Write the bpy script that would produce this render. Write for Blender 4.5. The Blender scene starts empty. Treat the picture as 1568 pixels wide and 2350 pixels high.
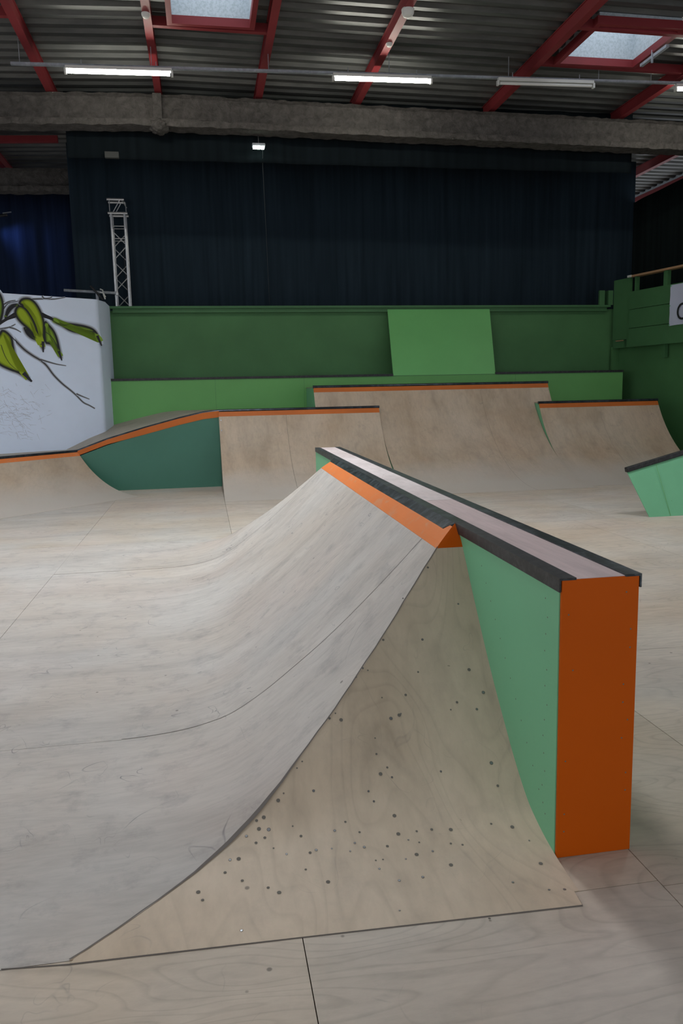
import bpy, bmesh, math, random
from mathutils import Matrix, Vector, noise
random.seed(4)
S = bpy.context.scene
C = S.collection
PI = math.pi

# ------------------------------------------------------------------ camera
cam_d = bpy.data.cameras.new('camera'); cam = bpy.data.objects.new('camera', cam_d); C.objects.link(cam)
R = Matrix(((0.9847433625633287, 0.046595316505507176, -0.16765854099096802),
            (-0.1726979024683698, 0.14346377477779937, -0.9744709230190146),
            (-0.021352853919182024, 0.9885580518139825, 0.14932191340606912)))
cam.matrix_world = Matrix.Translation((0, 0, 1.65)) @ R.to_4x4()
cam_d.sensor_fit = 'VERTICAL'; cam_d.sensor_height = 36.0; cam_d.sensor_width = 24.0
cam_d.lens = 1800.0 / 2350.0 * 36.0
cam_d.clip_start = 0.05; cam_d.clip_end = 200
S.camera = cam

# ------------------------------------------------------------------ light and exposure
S.view_settings.view_transform = 'Standard'; S.view_settings.look = 'None'
S.view_settings.gamma = 1.0; S.view_settings.use_curve_mapping = False
S.view_settings.exposure = 0.08
wd = bpy.data.worlds.new('world'); S.world = wd; wd.use_nodes = True
bg = wd.node_tree.nodes['Background']
bg.inputs[0].default_value = (0.88, 0.93, 1.0, 1); bg.inputs[1].default_value = 0.90

def area(name, loc, sx, sy, power, col=(0.92, 0.96, 1.0), rot=(0, 0, 0), spread=PI):
    l = bpy.data.lights.new(name, 'AREA'); l.shape = 'RECTANGLE'; l.size = sx; l.size_y = sy
    l.energy = power; l.color = col; l.spread = spread
    o = bpy.data.objects.new(name, l); o.location = loc; o.rotation_euler = rot; C.objects.link(o); return o

# skylights (x0, x1, y0, y1); the second row is unseen, added to light the back
RIDGE_X, RIDGE_Z = -0.52, 6.80
def roof_z(x): return RIDGE_Z - (0.035*(RIDGE_X-x) if x < RIDGE_X else 0.010*(x-RIDGE_X))
SKY = [(-0.17, 0.87, 10.55, 11.62), (5.62, 6.82, 10.85, 12.08),
       (-6.6, -5.4, 7.7, 8.9), (-0.17, 0.87, 7.7, 8.9), (5.62, 6.82, 7.7, 8.9), (11.4, 12.6, 7.7, 8.9),
       (-6.6, -5.4, 3.4, 4.6), (-0.17, 0.87, 3.4, 4.6), (5.62, 6.82, 3.4, 4.6),
       (-6.6, -5.4, -1.6, -0.4), (-0.17, 0.87, -1.6, -0.4), (5.62, 6.82, -1.6, -0.4),
       (11.6, 12.8, 18.0, 21.0), (14.2, 15.4, 18.0, 21.0)]
SKYP = [2.2, 2.2, 310, 430, 110, 12, 150, 14, 10, 40, 12, 8, 140, 140]  # powers: the unseen rows carry most of the hall's light
for (x0, x1, y0, y1), p in zip(SKY, SKYP):
    area('skylight_lamp', ((x0+x1)/2, (y0+y1)/2, roof_z((x0+x1)/2)+0.40), (x1-x0)*0.92, (y1-y0)*0.92, p)

# ------------------------------------------------------------------ materials
def lin(c):
    return tuple((v/255/12.92 if v/255 <= 0.04045 else ((v/255+0.055)/1.055)**2.4) for v in c)
class NT:
    def __init__(s, name):
        s.m = bpy.data.materials.new(name); s.m.use_nodes = True; s.t = s.m.node_tree; s.b = s.t.nodes['Principled BSDF']
    def n(s, ty, **kw):
        nd = s.t.nodes.new(ty)
        for k, v in kw.items():
            if k.startswith('i_'): nd.inputs[k[2:].replace('_', ' ')].default_value = v
            elif k.startswith('x'): nd.inputs[int(k[1:])].default_value = v
            else: setattr(nd, k, v)
        return nd
    def l(s, a, b): s.t.links.new(a, b)
    def coords(s, sc=(1, 1, 1), rot=(0, 0, 0)):
        tc = s.n('ShaderNodeNewGeometry'); mp = s.n('ShaderNodeMapping'); s.l(tc.outputs['Position'], mp.inputs[0])
        mp.inputs['Scale'].default_value = sc; mp.inputs['Rotation'].default_value = rot; return mp.outputs[0]
    def noise(s, vec, scale, detail=3, rough=0.55, dist=0.0):
        nd = s.n('ShaderNodeTexNoise'); s.l(vec, nd.inputs['Vector']); nd.inputs['Scale'].default_value = scale
        nd.inputs['Detail'].default_value = detail; nd.inputs['Roughness'].default_value = rough; nd.inputs['Distortion'].default_value = dist
        return nd.outputs['Fac']
    def ramp(s, fac, stops):
        r = s.n('ShaderNodeValToRGB'); s.l(fac, r.inputs[0]); e = r.color_ramp.elements
        while len(e) < len(stops): e.new(0.5)
        for i, (p, c) in enumerate(stops): e[i].position = p; e[i].color = (c, c, c, 1) if isinstance(c, (int, float)) else (*c, 1)
        return r.outputs[0]
    def mix(s, fac, a, b, mode='MIX'):
        m = s.n('ShaderNodeMix', data_type='RGBA', blend_type=mode)
        for sock, v in ((m.inputs[0], fac), (m.inputs[6], a), (m.inputs[7], b)):
            if isinstance(v, (int, float)): sock.default_value = v
            elif isinstance(v, tuple): sock.default_value = (*v, 1)
            else: s.l(v, sock)
        return m.outputs[2]
    def math(s, op, a, b=0.0, clamp=False):
        m = s.n('ShaderNodeMath', operation=op, use_clamp=clamp)
        for sock, v in ((m.inputs[0], a), (m.inputs[1], b)):
            if isinstance(v, (int, float)): sock.default_value = v
            else: s.l(v, sock)
        return m.outputs[0]
    def out(s, col, rough=0.6, spec=0.3, metal=0.0, bump=None, bs=0.2, bd=0.01):
        if isinstance(col, tuple): s.b.inputs['Base Color'].default_value = (*col, 1)
        else: s.l(col, s.b.inputs['Base Color'])
        s.b.inputs['Roughness'].default_value = rough; s.b.inputs['Specular IOR Level'].default_value = spec; s.b.inputs['Metallic'].default_value = metal
        if bump is not None:
            b = s.n('ShaderNodeBump'); b.inputs['Strength'].default_value = bs; b.inputs['Distance'].default_value = bd
            s.l(bump, b.inputs['Height']); s.l(b.outputs[0], s.b.inputs['Normal'])
        return s.m

def plywood(name, pale, warm, grain=(0.5, 5, 5), scuff=0.5, wave=0.25, spec=0.25, rough=0.55, pink=0.25, specks=True):
    s = NT(name)
    p = s.coords()
    g = s.coords(grain)
    base = s.mix(s.ramp(s.noise(p, 0.9, 3, 0.5, 0.4), [(0.35, 0), (0.68, 1)]), pale, warm)
    base = s.mix(s.math('MULTIPLY', s.ramp(s.noise(p, 0.55, 2, 0.5), [(0.5, 0), (0.7, 1)]), pink), base, tuple(a*b for a, b in zip(pale, (1.02, 0.80, 0.74))))
    if name == 'plywood_floor':
        at = s.n('ShaderNodeAttribute', attribute_name='tone'); base = s.mix(1.0, base, at.outputs['Color'], 'MULTIPLY')
    st = s.noise(g, 3.0, 6, 0.65, 0.3)
    base = s.mix(1.0, base, s.ramp(st, [(0.25, 0.88), (0.5, 0.98), (0.8, 1.04)]), 'MULTIPLY')
    bl = s.noise(s.coords(tuple(v*0.5 for v in grain)), 1.3, 4, 0.6, 0.8)
    base = s.mix(1.0, base, s.ramp(bl, [(0.3, 0.84), (0.55, 1.0), (0.75, 1.05)]), 'MULTIPLY')
    st2 = s.noise(g, 11.0, 4, 0.6, 0.2)
    base = s.mix(1.0, base, s.ramp(st2, [(0.2, 0.9), (0.6, 1.03)]), 'MULTIPLY')
    if wave > 0:                                     # rotary-cut birch figure: contour lines of a slow noise
        c = s.noise(s.coords(tuple(v*0.6 for v in grain)), 1.1, 2, 0.45, 0.6)
        f = s.math('FRACT', s.math('MULTIPLY', c, 26.0))
        base = s.mix(wave, base, s.mix(1.0, base, s.ramp(f, [(0.0, 0.84), (0.25, 1.03), (0.9, 1.0), (1.0, 0.84)]), 'MULTIPLY'))
    # wheel scuffs: thin curved dark arcs
    v = s.noise(p, 1.7, 2, 0.4, 1.2)
    d = s.math('ABSOLUTE', s.math('SUBTRACT', v, 0.52))
    mask = s.ramp(s.noise(p, 2.3, 3, 0.6), [(0.52, 0), (0.66, 1)])
    line = s.math('MULTIPLY', s.ramp(d, [(0.0, 1), (0.0035, 0)]), mask)
    base = s.mix(s.math('MULTIPLY', line, 0.35*scuff), base, (0.09, 0.09, 0.10))
    v2 = s.noise(s.coords((1, 1, 1), (0.3, 0.2, 0.9)), 4.1, 2, 0.45, 1.0)
    d2 = s.math('ABSOLUTE', s.math('SUBTRACT', v2, 0.47))
    mask2 = s.ramp(s.noise(s.coords((1, 1, 1), (1, 0, 2)), 3.1, 3, 0.6), [(0.55, 0), (0.68, 1)])
    base = s.mix(s.math('MULTIPLY', s.math('MULTIPLY', s.ramp(d2, [(0.0, 1), (0.006, 0)]), mask2), 0.45*scuff), base, (0.10, 0.10, 0.11))
    gr = s.ramp(s.noise(p, 6.0, 5, 0.7), [(0.52, 0), (0.8, 1)])
    base = s.mix(s.math('MULTIPLY', gr, 0.25*scuff), base, (0.16, 0.15, 0.15))
    if specks:                                       # nail holes and dirt specks
        vo = s.n('ShaderNodeTexVoronoi'); s.l(p, vo.inputs['Vector']); vo.inputs['Scale'].default_value = 7.5
        near = s.ramp(vo.outputs['Distance'], [(0.045, 1), (0.075, 0)])
        pick = s.math('GREATER_THAN', s.noise(p, 4.0, 1, 0.5), 0.56)
        base = s.mix(s.math('MULTIPLY', s.math('MULTIPLY', near, pick), 0.7), base, (0.10, 0.085, 0.07))
    return s.out(base, rough, spec, bump=st, bs=0.08, bd=0.01)

PALE = (0.54, 0.475, 0.40); WARM = (0.52, 0.42, 0.315)
m_floor = plywood('plywood_floor', PALE, WARM, (0.9, 3.0, 3.0), 0.7, 0.75)
m_rampL = plywood('plywood_ramp_worn', (0.515, 0.48, 0.44), (0.49, 0.43, 0.37), (0.7, 3.2, 1.2), 1.9, 0.2, pink=0.25)
m_rampF = plywood('plywood_ramp_front', (0.61, 0.495, 0.375), (0.52, 0.40, 0.285), (2.2, 0.9, 0.7), 0.7, 0.5, pink=0.0)
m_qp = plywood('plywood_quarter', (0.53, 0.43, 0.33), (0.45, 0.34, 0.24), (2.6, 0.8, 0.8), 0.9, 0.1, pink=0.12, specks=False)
m_deck = plywood('plywood_deck', (0.42, 0.38, 0.32), (0.36, 0.31, 0.25), (0.6, 3, 3), 0.5, 0.1, specks=False)
m_ledge = plywood('plywood_ledge_top', (0.68, 0.54, 0.52), (0.62, 0.48, 0.46), (5, 0.5, 1), 0.5, 0.0, pink=0.0)
m_ledge2 = plywood('plywood_ledge_worn', (0.70, 0.62, 0.60), (0.56, 0.47, 0.45), (3, 1.2, 1), 1.1, 0.0, pink=0.1)

def pale_foot(m, col):  # blends in a paler, greyer tone towards the bottom, with a noisy edge
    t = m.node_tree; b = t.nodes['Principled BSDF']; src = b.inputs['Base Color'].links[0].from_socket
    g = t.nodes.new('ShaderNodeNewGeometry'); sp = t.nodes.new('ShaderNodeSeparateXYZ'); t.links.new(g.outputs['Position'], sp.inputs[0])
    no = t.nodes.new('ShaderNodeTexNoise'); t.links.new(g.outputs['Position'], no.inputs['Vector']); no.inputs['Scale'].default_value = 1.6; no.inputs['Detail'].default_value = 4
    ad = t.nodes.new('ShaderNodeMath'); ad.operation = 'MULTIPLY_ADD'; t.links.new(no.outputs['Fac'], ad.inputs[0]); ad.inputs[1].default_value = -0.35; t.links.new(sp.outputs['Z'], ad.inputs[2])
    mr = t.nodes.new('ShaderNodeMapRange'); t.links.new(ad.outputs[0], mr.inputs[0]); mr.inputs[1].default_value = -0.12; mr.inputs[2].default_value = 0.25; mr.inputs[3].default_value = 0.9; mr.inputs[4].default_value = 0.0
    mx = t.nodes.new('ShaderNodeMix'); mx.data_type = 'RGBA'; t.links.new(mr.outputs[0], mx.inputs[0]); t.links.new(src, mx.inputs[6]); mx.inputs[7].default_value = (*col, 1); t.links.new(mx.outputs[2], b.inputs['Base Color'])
pale_foot(m_qp, (0.50, 0.455, 0.40))
def paint(name, col, rough=0.45, spec=0.3, var=0.10, scuffc=None, scuff=0.0):
    s = NT(name); p = s.coords()
    n1 = s.noise(p, 1.3, 4, 0.6)
    c = s.mix(1.0, col, s.ramp(n1, [(0.3, 1-var), (0.7, 1+var*0.6)]), 'MULTIPLY')
    vo = s.n('ShaderNodeTexVoronoi'); s.l(p, vo.inputs['Vector']); vo.inputs['Scale'].default_value = 9
    near = s.ramp(vo.outputs['Distance'], [(0.03, 1), (0.045, 0)])
    pick = s.math('GREATER_THAN', s.noise(p, 5.0, 1, 0.5), 0.62)
    c = s.mix(s.math('MULTIPLY', s.math('MULTIPLY', near, pick), 0.6), c, tuple(v*0.25 for v in col))
    if scuff:
        f = s.ramp(s.noise(s.coords((1, 1, 1), (0, 0.7, 0.4)), 9, 5, 0.7, 0.6), [(0.56, 0), (0.66, 1)])
        c = s.mix(s.math('MULTIPLY', f, scuff), c, scuffc)
    return s.out(c, rough, spec, bump=s.noise(p, 60, 2), bs=0.05, bd=0.003)
m_green = paint('green_paint_spine', (0.175, 0.455, 0.25), var=0.05)
m_greenL = paint('green_paint_light', (0.135, 0.37, 0.11), var=0.06)
m_greenP = paint('green_paint_panel', (0.175, 0.50, 0.165), var=0.05)
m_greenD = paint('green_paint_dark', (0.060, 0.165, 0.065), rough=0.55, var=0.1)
m_greenS = paint('green_paint_with_shade', (0.068, 0.185, 0.068), rough=0.6, var=0.12)  # dark green, with the recessed wall's shade put into the colour
m_greenT = paint('green_paint_teal', (0.055, 0.165, 0.115), rough=0.35, var=0.06)
m_orange = paint('orange_paint', (0.50, 0.085, 0.002), spec=0.12, var=0.05)
m_orangeQ = paint('orange_paint_quarter', (0.50, 0.13, 0.025), spec=0.2, var=0.12)
m_orangeW = paint('orange_paint_worn', (0.70, 0.20, 0.055), var=0.08, scuffc=(0.50, 0.36, 0.25), scuff=0.35)

def metal(name, col, rough=0.4, metal_=0.6, var=0.4, scale=14, streak=(1, 1, 1)):
    s = NT(name); p = s.coords(streak)
    n = s.noise(p, scale, 5, 0.7, 0.5)
    c = s.mix(s.ramp(n, [(0.45, 0), (0.75, 1)]), col, tuple(min(1, v*(1+var*6)+0.02*var) for v in col))
    return s.out(c, rough, 0.5, metal_, bump=n, bs=0.1, bd=0.003)
m_black = metal('black_painted_steel', (0.012, 0.012, 0.013), 0.45, 0.2, 0.5, 22)
m_blackw = metal('black_steel_waxed', (0.018, 0.022, 0.025), 0.35, 0.3, 0.9, 16)
m_cop = metal('dark_coping', (0.02, 0.025, 0.032), 0.3, 0.5, 0.4, 6)
m_alu = metal('aluminium', (0.52, 0.53, 0.54), 0.35, 0.7, 0.05, 10)
m_galv = metal('galvanised', (0.30, 0.32, 0.35), 0.5, 0.4, 0.1, 10)
m_red = paint('red_oxide_steel', (0.19, 0.022, 0.026), rough=0.55, var=0.15)
m_white = paint('white_plaster', (0.72, 0.81, 0.97), rough=0.6, var=0.04)
m_whitep = NT('white_plastic').out((0.62, 0.62, 0.58), 0.5)
m_dark = NT('dark_gap').out((0.02, 0.018, 0.016), 0.9)
m_seam = NT('seam_line').out((0.16, 0.14, 0.125), 0.9, 0.1)  # dark tone for joints and edges of the plywood
m_raw = NT('raw_timber').out((0.40, 0.24, 0.13), 0.7)
m_jb = NT('dark_grey_box').out((0.06, 0.062, 0.06), 0.8, 0.1)  # dark grey for the box hung before the curtain
m_screw = NT('zinc_screw').out((0.32, 0.33, 0.35), 0.35, 0.5, 0.8)
m_hole = NT('countersunk_hole').out((0.16, 0.145, 0.125), 0.9, 0.1)

def curtain_mat(name, col):
    s = NT(name); n = s.noise(s.coords((6, 6, 0.25)), 1.6, 3, 0.5)
    return s.out(s.mix(1.0, col, s.ramp(n, [(0.3, 0.75), (0.7, 1.25)]), 'MULTIPLY'), 0.95, 0.05)
m_curt = curtain_mat('navy_molton', (0.016, 0.026, 0.036))
m_curtB = curtain_mat('blue_lit_molton', (0.016, 0.026, 0.058))  # navy cloth with the stage lamp's blue light put into its colour
m_curtK = curtain_mat('black_molton', (0.008, 0.012, 0.012))
m_added_cloth = curtain_mat('added_dark_cloth', (0.006, 0.009, 0.011))  # near-black for the cloth added above the navy curtain

s_ = NT('corrugated_steel'); n_ = s_.noise(s_.coords((0.5, 2, 2)), 3, 4, 0.6)
m_roof = s_.out(s_.mix(s_.ramp(n_, [(0.3, 0), (0.7, 1)]), (0.055, 0.058, 0.058), (0.105, 0.108, 0.104)), 0.45, 0.5, 0.35)
s_ = NT('sprayed_fireproofing'); n_ = s_.noise(s_.coords(), 9, 6, 0.7, 0.4)
m_fluff = s_.out(s_.mix(s_.ramp(n_, [(0.3, 0), (0.7, 1)]), (0.055, 0.051, 0.047), (0.125, 0.115, 0.107)), 0.95, 0.05, bump=n_, bs=0.9, bd=0.06)
s_ = NT('speckled_well_lining'); n_ = s_.noise(s_.coords(), 26, 4, 0.7)
m_well = s_.out(s_.mix(s_.ramp(n_, [(0.42, 0), (0.55, 1)]), (0.40, 0.46, 0.49), (0.50, 0.56, 0.60)), 0.7)

def emit(name, col, st):
    s = NT(name); s.b.inputs['Base Color'].default_value = (0.7, 0.7, 0.7, 1)
    s.b.inputs['Emission Color'].default_value = (*col, 1); s.b.inputs['Emission Strength'].default_value = st; return s.m
m_sky = emit('skylight_glazing', (0.80, 0.88, 1.0), 1.3)
m_tube = emit('lit_fluorescent_tube', (1.0, 0.98, 0.86), 70.0)
m_led = emit('lit_lamp_lens', (0.75, 1.0, 0.85), 9.0)

# ------------------------------------------------------------------ mesh helpers
def vl(bm, pts): return [bm.verts.new(p) for p in pts]
def poly(bm, pts, mi=0):
    f = bm.faces.new(vl(bm, pts)); f.material_index = mi; return f
def prism(bm, pts, off):
    """closed solid: polygon pts pushed by the vector off"""
    a = vl(bm, pts); b = vl(bm, [tuple(Vector(p)+Vector(off)) for p in pts]); n = len(a)
    bm.faces.new(a); bm.faces.new(b[::-1])
    for i in range(n): bm.faces.new((a[i], b[i], b[(i+1) % n], a[(i+1) % n]))
def box(bm, x0, x1, y0, y1, z0, z1):
    prism(bm, [(x0, y0, z0), (x1, y0, z0), (x1, y1, z0), (x0, y1, z0)], (0, 0, z1-z0))
def bar(bm, a, b, w, h, up=(0, 0, 1)):
    a, b = Vector(a), Vector(b); d = (b-a).normalized(); u = Vector(up)
    if abs(d.dot(u)) > 0.98: u = Vector((0, 1, 0))
    s = d.cross(u).normalized()*w/2; t = s.cross(d).normalized()*h/2
    prism(bm, [tuple(a+s+t), tuple(a-s+t), tuple(a-s-t), tuple(a+s-t)], tuple(b-a))
def tube(bm, pts, r, seg=8):
    pts = [Vector(p) for p in pts]; rings = []
    for i, p in enumerate(pts):
        d = (pts[min(i+1, len(pts)-1)]-pts[max(i-1, 0)]).normalized()
        u = Vector((0, 0, 1)) if abs(d.z) < 0.95 else Vector((0, 1, 0))
        s = d.cross(u).normalized(); t = s.cross(d).normalized()
        rings.append([bm.verts.new(p+s*r*math.cos(2*PI*k/seg)+t*r*math.sin(2*PI*k/seg)) for k in range(seg)])
    for A, B in zip(rings, rings[1:]):
        for k in range(seg): bm.faces.new((A[k], A[(k+1) % seg], B[(k+1) % seg], B[k]))
    bm.faces.new(rings[0][::-1]); bm.faces.new(rings[-1])
def lathe(bm, c, prof, seg=20, M=None):
    rings = []
    for r, z in prof:
        rings.append([bm.verts.new((c[0]+r*math.cos(2*PI*k/seg), c[1]+r*math.sin(2*PI*k/seg), c[2]+z)) for k in range(seg)])
    for A, B in zip(rings, rings[1:]):
        for k in range(seg): bm.faces.new((A[k], A[(k+1) % seg], B[(k+1) % seg], B[k]))
    bm.faces.new(rings[0][::-1]); bm.faces.new(rings[-1])
def grid(bm, f, nu, nv, thick=None):
    V = [[bm.verts.new(f(i/nu, j/nv)) for j in range(nv+1)] for i in range(nu+1)]
    for i in range(nu):
        for j in range(nv): bm.faces.new((V[i][j], V[i+1][j], V[i+1][j+1], V[i][j+1]))
    if thick:
        T = [[bm.verts.new(v.co+Vector(thick)) for v in row] for row in V]
        for i in range(nu):
            for j in range(nv): bm.faces.new((T[i][j], T[i][j+1], T[i+1][j+1], T[i+1][j]))
        for j in range(nv):
            bm.faces.new((V[0][j], V[0][j+1], T[0][j+1], T[0][j])); bm.faces.new((V[nu][j+1], V[nu][j], T[nu][j], T[nu][j+1]))
        for i in range(nu):
            bm.faces.new((V[i+1][0], V[i][0], T[i][0], T[i+1][0])); bm.faces.new((V[i][nv], V[i+1][nv], T[i+1][nv], T[i][nv]))
def obj(name, bm, mats, parent=None, smooth=False, bevel=0, fix=True):
    if fix: bmesh.ops.recalc_face_normals(bm, faces=bm.faces[:])
    me = bpy.data.meshes.new(name); bm.to_mesh(me); bm.free()
    for m in (mats if isinstance(mats, (list, tuple)) else [mats]): me.materials.append(m)
    if smooth:
        for p in me.polygons: p.use_smooth = True
        me.set_sharp_from_angle(angle=math.radians(35))
    o = bpy.data.objects.new(name, me); C.objects.link(o)
    if parent:
        o.parent = parent; o.location = -Vector(parent.location)
    if bevel:
        b = o.modifiers.new('bevel', 'BEVEL'); b.width = bevel; b.segments = 2; b.limit_method = 'ANGLE'
    return o
def B(): return bmesh.new()
def thing(name, label, cat, loc=(0, 0, 0), group=None):
    o = bpy.data.objects.new(name, None); C.objects.link(o); o.location = loc; o.empty_display_size = 0.2
    return tag(o, label, cat, group)
def tag(o, label, cat, group=None):
    o['label'] = label; o['category'] = cat
    if group: o['group'] = group
    return o
def struct(o): o['kind'] = 'structure'; return o
def copy_thing(r, loc, label):
    c = r.copy(); C.objects.link(c); c.location = loc; c['label'] = label
    for ch in list(r.children):
        d = ch.copy(); C.objects.link(d); d.parent = c
    return c

# hole positions on the front curve; mural outlines on the wall (along, height) in metres
FS= [(0.616, 3.132, 0.491), (0.636, 3.124, 0.482), (0.582, 3.106, 0.463), (0.989, 3.0, 0.36), (0.955, 2.978, 0.34), (1.113, 3.024, 0.382), (1.066, 2.972, 0.335), (0.734, 2.976, 0.338), (0.697, 2.968, 0.331), (0.473, 3.0, 0.36), (0.446, 2.986, 0.347), (0.492, 2.978, 0.34), (1.066, 2.8, 0.178), (0.645, 2.82, 0.196), (0.614, 2.802, 0.18), (0.656, 2.788, 0.17), (0.568, 2.718, 0.118), (0.555, 2.752, 0.143), (0.346, 2.772, 0.158), (0.316, 2.864, 0.236), (0.293, 2.846, 0.219), (0.232, 2.774, 0.159), (0.209, 2.754, 0.145), (0.634, 2.662, 0.081), (0.447, 2.66, 0.08), (0.402, 2.632, 0.072), (0.491, 2.614, 0.066), (0.252, 2.666, 0.082), (0.277, 2.626, 0.07), (0.15, 2.706, 0.11), (0.123, 2.698, 0.104), (0.129, 2.67, 0.084), (0.164, 2.664, 0.082), (0.147, 2.636, 0.073), (0.114, 2.62, 0.068), (0.082, 2.65, 0.077), (0.174, 2.59, 0.058), (0.217, 2.56, 0.049), (0.323, 2.562, 0.049), (0.3, 2.554, 0.047), (0.379, 2.56, 0.049), (0.465, 2.572, 0.053), (0.495, 2.55, 0.046), (0.578, 2.542, 0.043), (0.549, 2.486, 0.025), (0.523, 2.486, 0.025), (0.629, 2.476, 0.022), (0.672, 2.49, 0.027), (0.696, 2.542, 0.043), (0.66, 2.558, 0.048), (0.63, 2.588, 0.058), (0.7, 2.59, 0.058), (0.757, 2.59, 0.058), (0.827, 2.58, 0.055), (0.808, 2.52, 0.036), (0.733, 2.496, 0.029), (0.985, 2.584, 0.056), (1.058, 2.56, 0.049), (1.088, 2.374, 0.01), (0.664, 2.382, 0.011), (0.777, 2.422, 0.016), (0.581, 2.38, 0.011), (0.342, 2.416, 0.015), (0.14, 2.424, 0.016), (0.174, 2.396, 0.013), (0.275, 2.484, 0.025), (0.049, 2.564, 0.05), (0.0, 2.514, 0.034), (0.056, 2.47, 0.021), (-0.077, 2.406, 0.014), (-0.091, 2.444, 0.018), (0.442, 2.54, 0.043), (0.527, 2.446, 0.019), (0.814, 2.144, 0.0), (0.956, 2.302, 0.004), (1.11, 2.234, 0.001), (1.059, 2.242, 0.001), (0.547, 2.24, 0.001), (0.042, 2.246, 0.001), (0.019, 2.564, 0.05), (0.778, 3.038, 0.394), (0.851, 3.106, 0.463), (1.076, 3.1, 0.456), (0.676, 3.036, 0.393), (0.618, 2.912, 0.28), (0.612, 2.864, 0.236), (0.854, 2.79, 0.171), (1.064, 2.724, 0.123), (1.095, 2.49, 0.027), (0.848, 2.508, 0.032)]
FS2= [(0.991, 3.434, 0.844), (0.725, 3.214, 0.58), (0.899, 3.206, 0.571), (1.115, 3.026, 0.383), (0.742, 2.98, 0.342), (0.847, 3.34, 0.73), (1.097, 3.31, 0.694), (0.702, 3.212, 0.578), (0.904, 3.342, 0.732)]
LEAVES= {'L1': [(1.535, 3.318), (1.496, 3.386), (1.413, 3.417), (1.319, 3.403), (1.23, 3.322), (1.158, 3.179), (1.122, 3.018), (1.126, 2.883), (1.148, 2.692), (1.181, 2.542), (1.222, 2.717), (1.263, 2.905), (1.319, 3.063), (1.403, 3.206), (1.478, 3.281)], 'L2': [(1.622, 3.155), (1.596, 3.235), (1.545, 3.278), (1.479, 3.268), (1.403, 3.206), (1.319, 3.063), (1.263, 2.905), (1.236, 2.717), (1.202, 2.623), (1.315, 2.768), (1.415, 2.886), (1.516, 2.975), (1.59, 3.064)], 'L3': [(1.481, 2.91), (1.415, 2.886), (1.315, 2.768), (1.239, 2.69), (1.36, 2.727), (1.437, 2.791), (1.472, 2.857)], 'L4': [(1.115, 3.019), (1.035, 2.968), (0.957, 2.875), (0.909, 2.754), (0.879, 2.589), (0.858, 2.396), (0.915, 2.492), (0.965, 2.587), (1.046, 2.64), (1.134, 2.686)], 'L5': [(0.983, 3.086), (0.898, 3.08), (0.787, 3.033), (0.644, 3.014), (0.497, 3.001), (0.35, 2.979), (0.231, 2.944), (0.159, 2.89), (0.118, 2.821), (0.074, 2.679), (0.135, 2.792), (0.24, 2.831), (0.39, 2.84), (0.567, 2.862), (0.681, 2.899), (0.793, 2.964), (0.931, 3.027)], 'L6': [(1.794, 3.068), (1.75, 3.201), (1.665, 3.284), (1.57, 3.302), (1.545, 3.278), (1.613, 3.261), (1.684, 3.204), (1.744, 3.123), (1.775, 3.069)], 'L7': [(2.044, 3.544), (1.918, 3.527), (1.846, 3.455), (1.815, 3.366), (1.805, 3.25), (1.838, 3.092), (1.886, 2.985), (1.966, 2.956), (2.056, 3.107)], 'L8': [(1.901, 2.802), (1.858, 2.849), (1.782, 2.819), (1.71, 2.729), (1.695, 2.597), (1.671, 2.398), (1.632, 2.225), (1.557, 2.144), (1.459, 2.009), (1.64, 2.124), (1.795, 2.184), (1.947, 2.262), (2.041, 2.38), (2.036, 2.589)], 'B1': [(2.086, 2.899), (1.885, 2.992), (1.761, 3.069), (1.622, 3.155), (1.594, 3.09), (1.751, 3.031), (1.889, 2.946), (2.093, 2.821)], 'B2': [(1.151, 3.179), (1.063, 3.143), (0.974, 3.106), (0.971, 3.066), (1.068, 3.089), (1.136, 3.112)]}
STEMS= [[(1.734, 2.768), (1.648, 2.678), (1.512, 2.535), (1.37, 2.43), (1.238, 2.35), (1.133, 2.255), (1.018, 2.09), (0.871, 1.936), (0.733, 1.822), (0.622, 1.721), (0.497, 1.59), (0.38, 1.53), (0.277, 1.469)], [(1.237, 2.364), (1.099, 2.324), (0.945, 2.284), (0.774, 2.258)], [(0.62, 1.75), (0.519, 1.705), (0.371, 1.645)], [(1.896, 2.868), (1.735, 2.907), (1.625, 2.964)], [(1.735, 2.907), (1.632, 2.877), (1.542, 2.828)], [(1.319, 3.403), (1.125, 3.422), (0.943, 3.427), (0.813, 3.448), (0.696, 3.476)], [(1.808, 3.211), (1.729, 3.306), (1.62, 3.339), (1.525, 3.364)], [(1.795, 3.289), (1.699, 3.341), (1.591, 3.367)], [(1.121, 3.469), (1.083, 3.431), (0.983, 3.444), (0.939, 3.474)], [(1.121, 2.856), (1.034, 2.791), (0.956, 2.697), (0.883, 2.534)], [(1.905, 2.605), (1.855, 2.422), (1.774, 2.277), (1.625, 2.144)], [(0.978, 3.066), (0.806, 2.977), (0.644, 3.011)], [(1.47, 2.884), (1.367, 2.807), (1.277, 2.729)]]

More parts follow.
